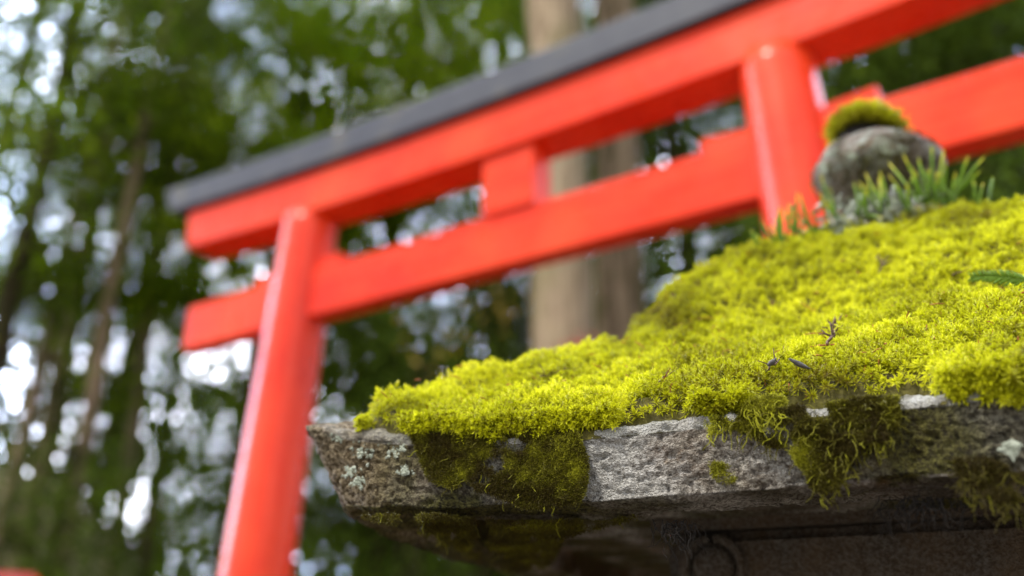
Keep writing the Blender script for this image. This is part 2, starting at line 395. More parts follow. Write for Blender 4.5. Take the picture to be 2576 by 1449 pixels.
pale = np.clip(pale, 0, 1)
mesh_np('roof', Vl, F, M['kasa'], lan, True, dict(shade_grime=shade_grime, brown=brown, algae=algae, pale=pale))
# firebox with moulding, round relief; shaft; base
fb = H-.28
def lz(z): return CAMZ+z
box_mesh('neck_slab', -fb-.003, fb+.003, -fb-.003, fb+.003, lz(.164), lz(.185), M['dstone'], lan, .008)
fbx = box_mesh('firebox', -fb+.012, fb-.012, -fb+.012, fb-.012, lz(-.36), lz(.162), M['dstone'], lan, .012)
yf = -fb+.012
for cx_, cz_ in ((-fb+.064, .124),):
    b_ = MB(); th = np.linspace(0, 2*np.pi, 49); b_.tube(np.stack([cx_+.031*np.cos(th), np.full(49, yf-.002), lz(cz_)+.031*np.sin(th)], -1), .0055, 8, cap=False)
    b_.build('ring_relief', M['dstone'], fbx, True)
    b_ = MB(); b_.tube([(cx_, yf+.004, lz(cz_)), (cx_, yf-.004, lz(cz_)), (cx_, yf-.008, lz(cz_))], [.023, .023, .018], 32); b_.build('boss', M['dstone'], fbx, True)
box_mesh('platform', -.42, .42, -.42, .42, lz(-.50), lz(-.364), M['stone'], lan, .02)
b_ = MB(); zb = np.array([.20, .24, .5, .55, .6, .95, .99]); b_.tube(np.stack([0*zb, 0*zb, zb], -1), np.array([.27, .24, .215, .235, .215, .22, .27]), 40); b_.build('shaft', M['stone'], lan, True)
box_mesh('foot', -.42, .42, -.42, .42, -.02, .20, M['stone'], lan, .03)
# finial ball
FD = 1.323
def lathe(prof, seg, cx=0, cy_=0, nz=0.0, seed=0, lean=(0, 0)):
    prof = np.array(prof, float); th = np.linspace(0, 2*np.pi, seg, endpoint=False)
    z0 = prof[0, 1]
    V = np.stack([prof[:, None, 0]*np.cos(th)+cx+(prof[:, None, 1]-z0)*lean[0], prof[:, None, 0]*np.sin(th)+cy_+(prof[:, None, 1]-z0)*lean[1], np.repeat(prof[:, 1:2], seg, 1)], -1).reshape(-1, 3)
    if nz:
        c0 = np.array([cx, cy_, prof[:, 1].mean()]); dd = V-c0; dd /= np.linalg.norm(dd, axis=1)[:, None]+1e-9
        V = V+dd*(nz*fbm(V*18, 4, seed))[:, None]
    n = len(prof); i = np.arange(n-1)[:, None]*seg; j = np.arange(seg)[None]
    return V, np.stack([i+j, i+(j+1) % seg, i+seg+(j+1) % seg, i+seg+j], -1).reshape(-1, 4)
fc = PD(2203, 434, FD); loc = fc[:2]-CEN; fx = loc@U; fy = loc@W; fz = fc[2]
th = np.linspace(-np.pi/2+.25, np.pi/2-.03, 60)
V1, F1 = lathe(np.column_stack([.0940*np.cos(th), fz+.057*np.sin(th)]), 90, fx, fy, .0065, 60)
fin = mesh_np('finial', V1, F1, M['fstone'], lan, True)
V1, F1 = lathe([(.10, fz-.15), (.085, fz-.10), (.05, fz-.085), (.045, fz-.06)], 48, fx, fy, .003, 61); mesh_np('finial_neck', V1, F1, M['stone'], fin, True)
V1, F1 = lathe([(.034, fz+.050), (.03, fz+.062), (.036, fz+.072), (.030, fz+.086), (.012, fz+.096), (.001, fz+.098)], 40, fx-.012, fy-.01, .003, 62); mesh_np('knob', V1, F1, M['root'], fin, True)

# ------------------------------------------------------------------ moss carpet
def moss_th(X, Y):
    """thickness of the moss above the stone, local coordinates"""
    m = np.maximum(np.abs(X), np.abs(Y))/H
    P = np.stack([X, Y, 0*X], -1)
    n = fbm(P*9, 3, 70); n2 = fbm(P*26, 3, 80)
    t = .020+.006*n+.006*n2
    # mound along the left-front ridge
    dd = np.abs(np.abs(X)-np.abs(Y))/H
    u = 1-m
    t = t+.034*np.exp(-((u-.60)/.16)**2)*np.exp(-(dd/.5)**2)*(X < .15) + .020*np.exp(-((u-.9)/.2)**2)
    # hollow band in the middle of the front
    t = t-.011*np.exp(-((X+.14)/.10)**2-((Y+.33)/.07)**2)
    # right-hand cushion hanging over the eave
    t = t+.022*np.exp(-((X-.20)/.16)**2-((Y+.50)/.11)**2)
    # bare stone spot on the ridge
    t = t-.05*np.exp(-(((X+.335)/.03)**2+((Y+.325)/.025)**2))
    aa = X+H; bb = Y+H
    edge = np.minimum(H-np.abs(X), H-np.abs(Y))
    # bare corner tip
    cd = np.hypot(aa, bb*.9); t = t-.05*np.clip(1-(cd-.046)/.03, 0, 1)
    return t
def front_limit(X):   # how far the moss stays back from (+) or hangs over (-) the front edge
    a_ = X+H
    return np.interp(a_, [0, .05, .13, .20, .27, .31, .34, .365, .39, .405, .47, .488, .53, .58, .60, .64, 1.2],
                     [.03, .006, .004, -.002, -.006, -.002, .010, .014, .012, .002, .004, .016, .024, .024, -.010, -.018, -.012])+.004*fbm(np.stack([X*40, 0*X, 0*X], -1), 2, 91)
def moss_z(X, Y):
    e = np.minimum(H-np.abs(X), np.maximum(H-np.abs(Y), 0)); e = np.where(Y < 0, np.minimum(H-np.abs(X), H+Y-front_limit(X)), e)
    t = moss_th(X, Y)*np.clip(e/.014, 0, 1)**.5
    return roof_z(np.clip(X, -H, H), np.clip(Y, -H, H))+t, t, e
# bed surface
nx_ = 300
gx = np.linspace(-H-.0, H, nx_); X, Y = np.meshgrid(gx, gx); Z, T, E = moss_z(X, Y)
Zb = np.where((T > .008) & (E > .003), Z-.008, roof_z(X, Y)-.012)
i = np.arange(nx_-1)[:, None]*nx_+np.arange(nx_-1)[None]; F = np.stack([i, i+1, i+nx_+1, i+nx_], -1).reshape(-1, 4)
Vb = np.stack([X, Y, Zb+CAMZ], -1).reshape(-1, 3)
Fc = Vb[F].mean(1); keep = np.maximum(abs(Fc[:, 0]), abs(Fc[:, 1])) > .06
# shoots ------------------------------------------------
def leaf_template(nleaf, length, width, spread=(20, 85), droop=.25, seed=0, stem=.006):
    """returns verts (nleaf,4,3) of diamond leaves spiralling up a short stem (z up)"""
    r = np.random.default_rng(seed); out = []
    for k in range(nleaf):
        f = k/(nleaf-1); ph = k*2.39996+r.normal()*.2; el = R(spread[1]+(spread[0]-spread[1])*f+r.normal()*6)
        l = length*(1-.35*f)*(1+r.normal()*.12); base = np.array([0, 0, stem*f])
        hd = np.array([math.cos(ph), math.sin(ph), 0]); sd_ = np.array([-math.sin(ph), math.cos(ph), 0])
        dr = hd*math.sin(el)+np.array([0, 0, 1])*math.cos(el)
        p1 = base+dr*l*.45; tip = base+dr*l-np.array([0, 0, 1])*droop*l*math.sin(el)
        out.append([base, p1+sd_*width*.5, tip, p1-sd_*width*.5])
    return np.array(out)
def scatter(P, Nn, templates, scale, tint, jitter=.35, seed=1):
    """instance leaf templates at P with up-vector Nn -> V,F,attr"""
    r = np.random.default_rng(seed); n = len(P)
    up_ = Nn+r.normal(size=(n, 3))*jitter; up_ /= np.linalg.norm(up_, axis=1)[:, None]
    a = r.normal(size=(n, 3)); A = np.cross(up_, a); A /= np.linalg.norm(A, axis=1)[:, None]; B = np.cross(up_, A)
    which = r.integers(0, len(templates), n); Vs = []; As = []
    for k, t in enumerate(templates):
        idx = np.where(which == k)[0]
        if not len(idx): continue
        t_ = t.reshape(-1, 3)
        V = P[idx, None]+scale[idx, None, None]*(A[idx, None]*t_[None, :, 0:1]+B[idx, None]*t_[None, :, 1:2]+up_[idx, None]*t_[None, :, 2:3])
        nl = t.shape[0]
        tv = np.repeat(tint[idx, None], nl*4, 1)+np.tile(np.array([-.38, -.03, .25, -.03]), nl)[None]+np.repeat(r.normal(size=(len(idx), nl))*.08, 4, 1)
        Vs.append(V.reshape(-1, 3)); As.append(tv.ravel())
    V = np.vstack(Vs); A_ = np.clip(np.concatenate(As), 0, 1); F = np.arange(len(V)).reshape(-1, 4)
    return V, F, A_
tm = [leaf_template(26, .0056, .00115, (5, 108), .18, s, .0032) for s in range(5)]+[leaf_template(22, .0050, .0011, (5, 100), .2, 10+s, .0045) for s in range(3)]
def grad_n(X, Y, e=.004):
    z = moss_z(X, Y)[0]; zx = (moss_z(X+e, Y)[0]-z)/e; zy = (moss_z(X, Y+e)[0]-z)/e
    n = np.stack([-np.clip(zx, -2, 2), -np.clip(zy, -2, 2), np.ones_like(X)], -1); return n/np.linalg.norm(n, axis=1)[:, None]
def carpet_points(n, x0, x1, y0, y1, seed):
    r = np.random.default_rng(seed); sp_ = math.sqrt((x1-x0)*(y1-y0)/n); gx_, gy_ = np.meshgrid(np.arange(x0, x1, sp_), np.arange(y0, y1, sp_))
    X = (gx_+(np.arange(gx_.shape[0])[:, None] % 2)*sp_*.5).ravel(); Y = gy_.ravel(); X = X+r.uniform(-.42, .42, len(X))*sp_; Y = Y+r.uniform(-.42, .42, len(X))*sp_
    Z, T, E = moss_z(X, Y); ok = (T > .006) & (E > 0) & (np.hypot(X, Y) > .09)
    return X[ok], Y[ok], Z[ok], T[ok], E[ok]
sets = [(26000, -H, .50, -H-.02, -.02, 1), (7000, -H, .1, -.02, H, 2), (3500, .1, H, -.1, H, 3)]
Ps = []; Ns = []; r_z = np.random.default_rng(123)
for (n, x0, x1, y0, y1, sd_) in sets:
    X_, Y_, Z_, T_, E_ = carpet_points(n, x0, x1, y0, y1, sd_)
    nn = grad_n(X_, Y_)
    lump = fbm(np.stack([X_*75, Y_*75, 0*X_], -1), 2, 95)
    Z_ = Z_+.0100*lump-.004+r_z.normal(size=len(X_))*.0028+.002
    Ps.append(np.column_stack([X_, Y_, Z_+CAMZ])); nn = nn+np.array([0, -.25, .25]); Ns.append(nn/np.linalg.norm(nn, axis=1)[:, None])
# extra fringe hanging over the front edge
r_ = np.random.default_rng(11); n = 2600; X_ = r_.uniform(-H+.05, .5, n); fl = front_limit(X_); ok = (fl < .004) & (moss_th(X_, np.full(n, -H+.03)) > .01); X_ = X_[ok]; fl = fl[ok]
dep = r_.uniform(0, 1, len(X_)); hang = np.clip(.004-fl, 0, .03)
Yf = -H+.006-.010*r_.uniform(0, 1, len(X_))-.3*hang*(1-dep); Zf = roof_z(X_, np.full_like(X_, -H))+.014-dep*(.009+hang*.8)+r_.normal(size=len(X_))*.002+.004*fbm(np.stack([X_*60, 0*X_, 0*X_], -1), 2, 97)
Ps.append(np.column_stack([X_, Yf, Zf+CAMZ])); Ns.append(np.column_stack([r_.normal(size=len(X_))*.3, -np.ones(len(X_)), .35-.6*dep]))
P = np.vstack(Ps); Nn = np.vstack(Ns); Nn /= np.linalg.norm(Nn, axis=1)[:, None]
cl1 = fbm(P*11, 3, 101); cl2 = fbm(P*60, 2, 103)
tint = .54+.30*cl1+.12*cl2
# browner thin place by the eave
tint -= .35*np.exp(-((P[:, 0]-(-H+.51))/.045)**2-((P[:, 1]+H-.02)/.03)**2)
scl = rng.uniform(1.0, 1.75, len(P))
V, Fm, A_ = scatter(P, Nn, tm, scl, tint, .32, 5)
nb = len(Vb)
Fk = F[keep]
# sporophytes
Xs, Ys, Zs, Ts, Es = carpet_points(2600, -H, .45, -H, 0, 77)
dens = fbm(np.stack([Xs*8, Ys*8, 0*Xs], -1), 2, 105); ok = dens > .05; Xs, Ys, Zs = Xs[ok], Ys[ok], Zs[ok]
root_l = empty  # placeholder
def to_world_local(Vloc): return Vloc
carp = empty('moss_carpet', (CEN[0], CEN[1], 0), LYAW)
mesh_all_V = np.vstack([Vb, V]); mesh_all_F = np.vstack([Fk, Fm+nb]); mi = np.concatenate([np.zeros(len(Fk)), np.ones(len(Fm))]); 
bpy.data.objects.remove(carp)
sp = MB()
for k in range(len(Xs)):
    b0 = np.array([Xs[k], Ys[k], Zs[k]+CAMZ-.002]); t_ = rng.normal(size=3)*.25+[0, 0, 1]; t_ /= np.linalg.norm(t_); l = rng.uniform(.005, .010)
    sp.tube([b0, b0+t_*l*.6, b0+t_*l*.64, b0+t_*l*.85, b0+t_*l], [.00022, .0002, .0005, .0005, .0001], 4, cap=False)
nv = len(mesh_all_V); spV = np.vstack(sp.V); spF = np.vstack(sp.F)
mesh_all_V = np.vstack([mesh_all_V, spV]); mesh_all_F = np.vstack([mesh_all_F, spF+nv]); mi = np.concatenate([mi, np.full(len(spF), 2)])
at = np.concatenate([np.zeros(nb), A_, np.zeros(len(spV))])
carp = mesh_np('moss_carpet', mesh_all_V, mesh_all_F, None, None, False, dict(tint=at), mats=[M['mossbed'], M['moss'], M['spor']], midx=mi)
carp.location = (CEN[0], CEN[1], 0); carp.rotation_euler = (0, 0, LYAW)
tag(carp, 'bright yellow green moss carpet covering the lantern roof', 'moss', kind='stuff')

def local(Pw):
    Pw = np.atleast_2d(Pw); d_ = Pw[:, :2]-CEN; return np.column_stack([d_@U, d_@W, Pw[:, 2]])
def world(Pl):
    Pl = np.atleast_2d(Pl); return np.column_stack([CEN+np.outer(Pl[:, 0], U)+np.outer(Pl[:, 1], W), Pl[:, 2]])
def on_face(px, py, off=0.0):
    """point on the front face plane of the roof slab (local)"""
    v = ray(px, py); vl = np.array([v[:2]@U, v[:2]@W, v[2]]); c0 = local(CAM)[0]; t = (-H-off-c0[1])/vl[1]; return c0+vl*t
def on_moss(px, py):
    v = ray(px, py); vl = np.array([v[:2]@U, v[:2]@W, v[2]]); vl /= np.linalg.norm(vl); c0 = local(CAM)[0]
    t = np.linspace(.6, 1.8, 2400); Q = c0+t[:, None]*vl; z = moss_z(Q[:, 0], Q[:, 1])[0]+CAMZ
    hit = (Q[:, 2] < z) & (np.maximum(abs(Q[:, 0]), abs(Q[:, 1])) < H); i = np.argmax(hit)
    return Q[i] if hit.any() else Q[900]

# focus on the front of the slab
fp = world(on_face(1560, 1060))[0]; cam.dof.focus_distance = float((fp-CAM)@fw)

# ------------------------------------------------------------------ clinging moss patches on the slab face
dt = [leaf_template(9, .0040, .0010, (20, 95), .5, 40+s, .0035) for s in range(5)]
def strand_pts(p0, n, step, r, drift):
    P = [p0]; d_ = np.array([0, -.2, -1.])+r.normal(size=3)*.4
    for k in range(n): d_ = d_*.8+r.normal(size=3)*.45+drift; d_ /= np.linalg.norm(d_); P.append(P[-1]+d_*step)
    return np.array(P)
def patch(label, poly, n, tint0, tvar, seed, strands=60, slen=10, bed=True, group='dark moss clinging to the stone slab', under=False, sc=.8, thick=.007, hole=.42):
    r = np.random.default_rng(seed); poly = np.array(poly, float)
    mn, mx = poly.min(0), poly.max(0); pts = []
    while len(pts) < n:
        p = r.uniform(mn, mx, (4*n, 2))
        ins = np.zeros(len(p), bool)
        for a_, b_ in zip(poly, np.roll(poly, -1, 0)):
            c_ = (a_[1] > p[:, 1]) != (b_[1] > p[:, 1]); xi = (b_[0]-a_[0])*(p[:, 1]-a_[1])/(b_[1]-a_[1]+1e-9)+a_[0]; ins ^= c_ & (p[:, 0] < xi)
        # ragged: noise threshold near border
        c0 = poly.mean(0); nzv = fbm(np.column_stack([p/45, 0*p[:, 0]]), 3, seed); ok = ins & (nzv > -hole+r.normal(size=len(p))*.15)
        pts += list(p[ok])
    pts = np.array(pts[:n]); th_ = .5+.5*fbm(np.column_stack([pts/70, 0*pts[:, 0]]), 2, seed+3)
    Q = np.array([on_face(a_, b_, .0) for a_, b_ in pts])
    if under:   # on the underside of the slab
        c0 = local(CAM)[0]; Q2 = []
        for a_, b_ in pts:
            v = ray(a_, b_); vl = np.array([v[:2]@U, v[:2]@W, v[2]]); t = (.146-0)/vl[2]; Q2.append(c0+vl*t)
        Q = np.array(Q2); Q[:, 2] -= .004*th_; Nn = np.tile([0, -.3, -1.], (n, 1))
    else:
        Q[:, 1] -= .001+r.uniform(0, 1, n)*thick*th_; Nn = np.tile([0, -1., .25], (n, 1))
    tn = np.clip(tint0+tvar*fbm(Q*40, 3, seed+9)+r.normal(size=n)*.1, 0, 1)
    V, Fq, A_ = scatter(Q, Nn, dt, r.uniform(.6, 1.3, n)*sc, tn, .5, seed)
    mi = np.zeros(len(Fq)); 
    sb = MB()
    for k in r.integers(0, n, strands):
        P_ = strand_pts(Q[k], r.integers(slen//2, slen+1), .0028, r, np.array([0, 0, -.25])); sb.tube(P_, np.linspace(.0006, .00025, len(P_)), 4, cap=False, a=float(np.clip(tint0+.25+r.normal()*.15, 0, 1)))
    if strands:
        nv = len(V); V = np.vstack([V]+sb.V); Fq = np.vstack([Fq]+[f+nv for f in sb.F]); A_ = np.concatenate([A_]+sb.A)
    o = mesh_np('moss_patch', V, Fq, M['dmoss'], None, False, dict(tint=A_)); o.location = (CEN[0], CEN[1], 0); o.rotation_euler = (0, 0, LYAW)
    return tag(o, label, 'moss', group)
patch('brown and dark green moss patch on the slab face near its left corner', [(1035, 1095), (1200, 1090), (1330, 1085), (1440, 1085), (1470, 1130), (1478, 1200), (1462, 1262), (1330, 1282), (1230, 1240), (1130, 1225), (1080, 1210), (1060, 1150)], 16000, .30, .85, 201, 160, 6, thick=.0035, hole=.50)
patch('bright green tiny-leaved moss patch right beside the bare white stone', [(1395, 1100), (1455, 1090), (1478, 1150), (1480, 1210), (1466, 1258), (1420, 1262), (1400, 1200), (1385, 1150)], 2400, .55, .45, 202, 0, 4, thick=.005)
patch('shaggy dark moss clump hanging down the slab face like a triangular beard', [(1790, 1060), (1850, 1042), (1990, 1030), (2060, 1022), (2180, 1004), (2258, 1000), (2262, 1060), (2240, 1110), (2170, 1120), (2130, 1170), (2110, 1225), (2075, 1240), (2050, 1235), (2020, 1180), (1985, 1130), (1930, 1120), (1880, 1085), (1830, 1075)], 14000, .30, .60, 203, 420, 9, thick=.007)
patch('thin yellow moss trailing over the slab edge', [(1870, 1020), (1900, 1003), (1945, 998), (1975, 1000), (1990, 1035), (1970, 1060), (1930, 1050), (1890, 1045)], 500, .85, .3, 204, 70, 12)
patch('small yellow moss spot low on the pale stone face', [(1790, 1170), (1825, 1165), (1850, 1195), (1850, 1218), (1800, 1215)], 140, .60, .3, 205, 3, 3)
patch('tiny yellow moss sprig with curved branch on the stone face', [(1760, 1040), (1800, 1050), (1850, 1060), (1840, 1085), (1790, 1095), (1765, 1080)], 60, .95, .2, 206, 14, 8)
patch('dark moss hanging from the lower edge at the far right', [(2400, 1160), (2470, 1150), (2576, 1190), (2576, 1260), (2500, 1270), (2450, 1230), (2410, 1200)], 900, .05, .35, 207, 90, 10)
patch('olive moss fringe under the slab at its left corner', [(905, 1285), (1100, 1290), (1300, 1300), (1480, 1300), (1600, 1292), (1420, 1345), (1380, 1420), (1290, 1440), (1200, 1400), (1120, 1372), (1040, 1335), (960, 1300)], 6500, .28, .40, 208, 60, 7, under=True)
def rootlets(label, px, py, w_, h_, n, seed):
    r = np.random.default_rng(seed); sb = MB()
    for k in range(n):
        p = on_face(px+r.normal()*w_*.5, py+r.uniform(-.2, .2)*h_); p[1] += .03
        P_ = strand_pts(p, r.integers(6, 16), h_/2275*.8/9, r, np.array([0, 0, -.2])); sb.tube(P_, np.linspace(.0005, .0002, len(P_)), 4, cap=False)
    o = sb.build('rootlets', M['root']); o.location = (CEN[0], CEN[1], 0); o.rotation_euler = (0, 0, LYAW)
    return tag(o, label, 'rootlets', 'dark rootlets hanging under the slab')
rootlets('black rootlets dangling above the round relief', 1680, 1305, 50, 70, 40, 1)
rootlets('wide mesh of black rootlets under the slab at right', 2330, 1240, 120, 70, 75, 2)

# ------------------------------------------------------------------ tuft of moss on the finial
r = np.random.default_rng(31); tc_ = local(PD(2178, 310, FD-.01))[0]; n = 1500
u_ = r.normal(size=(n, 3)); u_ /= np.linalg.norm(u_, axis=1)[:, None]; u_[:, 2] = np.abs(u_[:, 2])*1.0-.12
P_ = tc_+u_*np.array([.050, .042, .036])*r.uniform(.5, 1, n)[:, None]+np.array([0, 0, -.014]); P_[:, 2] -= .35*np.clip(P_[:, 0]-tc_[0], 0, 1)
tt = [leaf_template(12, .013, .0016, (4, 45), .15, 70+s, .014) for s in range(4)]
V, F_, A_ = scatter(P_, u_*[1, 1, 1]+np.array([0, 0, .5]), tt, r.uniform(.7, 1.2, n), np.clip(.34+.25*fbm(P_*50, 2, 4)+2*(P_[:, 2]-tc_[2]), 0, .75), .3, 8)
o = mesh_np('moss_tuft', V, F_, M['moss'], None, False, dict(tint=A_)); o.location = (CEN[0], CEN[1], 0); o.rotation_euler = (0, 0, LYAW)
tag(o, 'round tuft of yellow moss growing on the tip of the stone ball', 'moss tuft')

# ------------------------------------------------------------------ strap ferns round the finial
ferns = [
 ('pale strap fern at the far left end of the row, leaning left', (1925, 628), [(1889, 577), (1905, 590)], 1.13),
 ('low dark strap fern just right of the pale leftmost one', (1973, 612), [(1918, 557), (1950, 551), (1963, 519), (1990, 530)], 1.15),
 ('dark strap fern in front of the thick gate pillar', (2010, 598), [(1983, 512), (2005, 483), (1995, 520), (2030, 545)], 1.17),
 ('strap fern with brownish tips left of the stone ball', (2060, 588), [(2012, 486), (1998, 525), (2040, 530)], 1.19),
 ('tall broad strap fern over the left edge of the stone ball', (2112, 556), [(2064, 438), (2086, 467), (2075, 500)], 1.18),
 ('short curled strap fern under the middle of the stone ball', (2167, 532), [(2148, 457), (2164, 457), (2180, 476), (2222, 548)], 1.18),
 ('strap fern with two upright blades before the ball', (2219, 518), [(2177, 434), (2213, 431), (2196, 465)], 1.18),
 ('strap fern with a long left-leaning yellow blade', (2290, 516), [(2235, 408), (2235, 440), (2297, 441)], 1.18),
 ('dense upright strap fern at the right of the ball', (2329, 500), [(2271, 386), (2310, 395), (2342, 366), (2295, 420)], 1.19),
 ('tall strap fern just beyond the right edge of the ball', (2371, 503), [(2375, 376), (2378, 408), (2346, 370), (2360, 430)], 1.2),
 ('strap fern with two long blades leaning far right', (2391, 500), [(2436, 392), (2478, 392), (2405, 430)], 1.2),
 ('single blade strap fern on the moss right of the ball', (2449, 500), [(2446, 441), (2455, 460)], 1.2),
 ('small strap fern with two blades farther right', (2478, 500), [(2474, 460), (2498, 444)], 1.2),
 ('small strap fern at the right edge of the picture', (2569, 535), [(2559, 493), (2576, 505)], 1.2)]
for k, (lab, b0, tips, dist) in enumerate(ferns):
    r = np.random.default_rng(300+k); root = PD(b0[0], b0[1]+12, dist-.0); mb = MB(); vr = np.array([math.sin(R(20)), math.cos(R(20)), 0])
    tl_ = list(tips)
    for t_ in tips:
        if len(tips) > 2: tl_.append((t_[0]*.7+b0[0]*.3+r.normal()*14, t_[1]*.62+b0[1]*.38+r.normal()*8))
    for t_ in tl_:
        tip = PD(t_[0], t_[1], dist+r.normal()*.012); p0 = root+r.normal(size=3)*[.006, .006, 0]
        mid = (p0+tip)/2+np.array([0, 0, .004])+r.normal(size=3)*.003; s_ = np.linspace(0, 1, 9)[:, None]
        C_ = (1-s_)**2*p0+2*s_*(1-s_)*mid+s_**2*tip
        wd = np.array([.0012, .0018, .0022, .0025, .0027, .0028, .0027, .0021, .0007])*r.uniform(.62, .92)
        ax = np.cross(tip-p0, vr+r.normal(size=3)*.4); ax /= np.linalg.norm(ax); nr_ = np.cross(ax, tip-p0); nr_ /= np.linalg.norm(nr_)
        Lf = C_-ax*wd[:, None]; Rf = C_+ax*wd[:, None]; Md = C_-nr_*.0012
        V = np.vstack([Lf, Md, Rf]); i = np.arange(8); F_ = np.vstack([np.stack([i, i+1, i+10, i+9], -1), np.stack([i+9, i+10, i+19, i+18], -1)])
        tn = np.clip(np.tile(np.linspace(.15, .55, 9)**1.0, 3)+np.tile(np.where(np.arange(9) >= 7, .28, 0), 3)+r.normal()*.12, 0, 1); mb.add(V, F_, tn)
    o = mb.build('strap_fern', M['fern'], None, True, 'tint'); tag(o, lab, 'fern', 'strap ferns round the stone ball')
# dark moss low on the ball
r = np.random.default_rng(66); n = 2600; th_ = r.uniform(0, 2*np.pi, n); el_ = r.uniform(-1.1, .45, n); keep_ = fbm(np.column_stack([th_*2.5, el_*3, 0*th_]), 3, 9) > -.2+1.0*el_; th_ = th_[keep_]; el_ = el_[keep_]
dn_b = np.column_stack([np.cos(th_)*np.cos(el_), np.sin(th_)*np.cos(el_), np.sin(el_)]); P_ = fc+dn_b*np.array([.0940, .0940, .057])*1.01
V, F_, A_ = scatter(P_, dn_b+[0, 0, .3], dt, r.uniform(.5, 1.1, len(P_)), np.clip(.22+.5*fbm(P_*50, 2, 4), 0, .8), .4, 9)
tag(mesh_np('moss_patch', V, F_, M['dmoss'], None, False, dict(tint=A_)), 'dark olive moss growing round the lower half of the stone ball', 'moss')
# crusty lichen
def lichen(label, px, py, w_, h_, dist, n, seed, sz=.007):
    r = np.random.default_rng(seed); mb = MB()
    for k in range(n):
        c_ = PD(px+r.normal()*w_*.4, py+r.normal()*h_*.4, dist+r.normal()*.008); m_ = 7; th_ = np.linspace(0, 2*np.pi, m_, endpoint=False)
        A2 = r.normal(size=3); A2 /= np.linalg.norm(A2); B2 = np.cross(A2, r.normal(size=3)); B2 /= np.linalg.norm(B2); rad = sz*r.uniform(.4, 1.1)*(1+.35*r.normal(size=m_))
        V = np.vstack([c_+np.cross(A2, B2)*sz*.3, c_+A2*np.cos(th_)[:, None]*rad[:, None]+B2*np.sin(th_)[:, None]*rad[:, None]])
        js = np.arange(0, 6, 2); F_ = np.stack([0*js, 1+js, 1+(js+1) % m_, 1+(js+2) % m_], -1); mb.add(V, F_)
    return tag(mb.build('lichen_cluster', M['lichen'], None), label, 'lichen', 'pale lichen growing round the finial')
lichen('pale grey lichen crust at the foot of the stone ball', 2215, 525, 190, 45, 1.20, 260, 1, .0065)
lichen('pale lichen low on the left, beside a dark cavity', 2110, 565, 60, 40, 1.18, 60, 2, .006)
def face_lichen(label, spots, n, seed, sz=.004):
    r = np.random.default_rng(seed); mb = MB()
    for k in range(n):
        cx_, cy_, w_ = spots[r.integers(len(spots))]; p = on_face(cx_+r.normal()*w_, cy_+r.normal()*w_*.8, -.004); m_ = 8; th_ = np.linspace(0, 2*np.pi, m_, endpoint=False)
        rad = sz*r.uniform(.3, 1)*(1+.35*r.normal(size=m_)); V = np.vstack([p+[0, -.0055, 0], p+np.column_stack([np.cos(th_)*rad, np.full(m_, -.004), np.sin(th_)*rad])])
        js = np.arange(0, 8, 2); mb.add(V, np.stack([0*js, 1+js, 1+(js+1) % m_, 1+(js+2) % m_], -1))
    o = mb.build('lichen_cluster', M['lichen']); o.location = (CEN[0], CEN[1], 0); o.rotation_euler = (0, 0, LYAW); return tag(o, label, 'lichen', 'pale lichen on the slab face')
face_lichen('pale green lichen flecks near the left corner of the slab', [(925, 1135, 18), (890, 1190, 10), (905, 1215, 8), (860, 1100, 9), (1000, 1130, 14), (1025, 1185, 8)], 190, 7, .0024)
face_lichen('pale mint lichen spot on the dark slab face at the far right', [(2548, 1130, 9)], 34, 8, .0035)
# ball lichen: flattened flakes following the ball surface
def ball_lichen(label, centres, n, seed, sz=.006):
    r = np.random.default_rng(seed); mb = MB(); bc = fc
    for k in range(n):
        cx_, cy_, w_ = centres[r.integers(len(centres))]; v = ray(cx_+r.normal()*w_, cy_+r.normal()*w_*.6); A = np.array([.0940, .0940, .057])
        o_ = (CAM-bc)/A; dv = v/A; a_ = dv@dv; b2 = o_@dv; c2 = o_@o_-1.02; ds = b2*b2-a_*c2
        if ds < 0: continue
        p = CAM+v*((-b2-math.sqrt(ds))/a_); nr_ = (p-bc)/A**2; nr_ /= np.linalg.norm(nr_)
        A2 = np.cross(nr_, r.normal(size=3)); A2 /= np.linalg.norm(A2); B2 = np.cross(nr_, A2); m_ = 8; th_ = np.linspace(0, 2*np.pi, m_, endpoint=False)
        rad = sz*r.uniform(.3, 1)*(1+.3*r.normal(size=m_)); V = np.vstack([p+nr_*.0025, p+A2*np.cos(th_)[:, None]*rad[:, None]+B2*np.sin(th_)[:, None]*rad[:, None]])
        js = np.arange(0, 8, 2); mb.add(V, np.stack([0*js, 1+js, 1+(js+1) % m_, 1+(js+2) % m_], -1))
    return tag(mb.build('lichen_cluster', M['lichen'], None), label, 'lichen', 'pale lichen growing round the finial')
ball_lichen('greenish white lichen on the upper right of the stone ball', [(2225, 345, 14), (2215, 368, 14), (2250, 375, 12)], 90, 3, .005)
ball_lichen('pale lichen spots on the left shoulder of the stone ball', [(2085, 385, 10), (2138, 393, 6), (2070, 420, 9)], 45, 4, .0045)

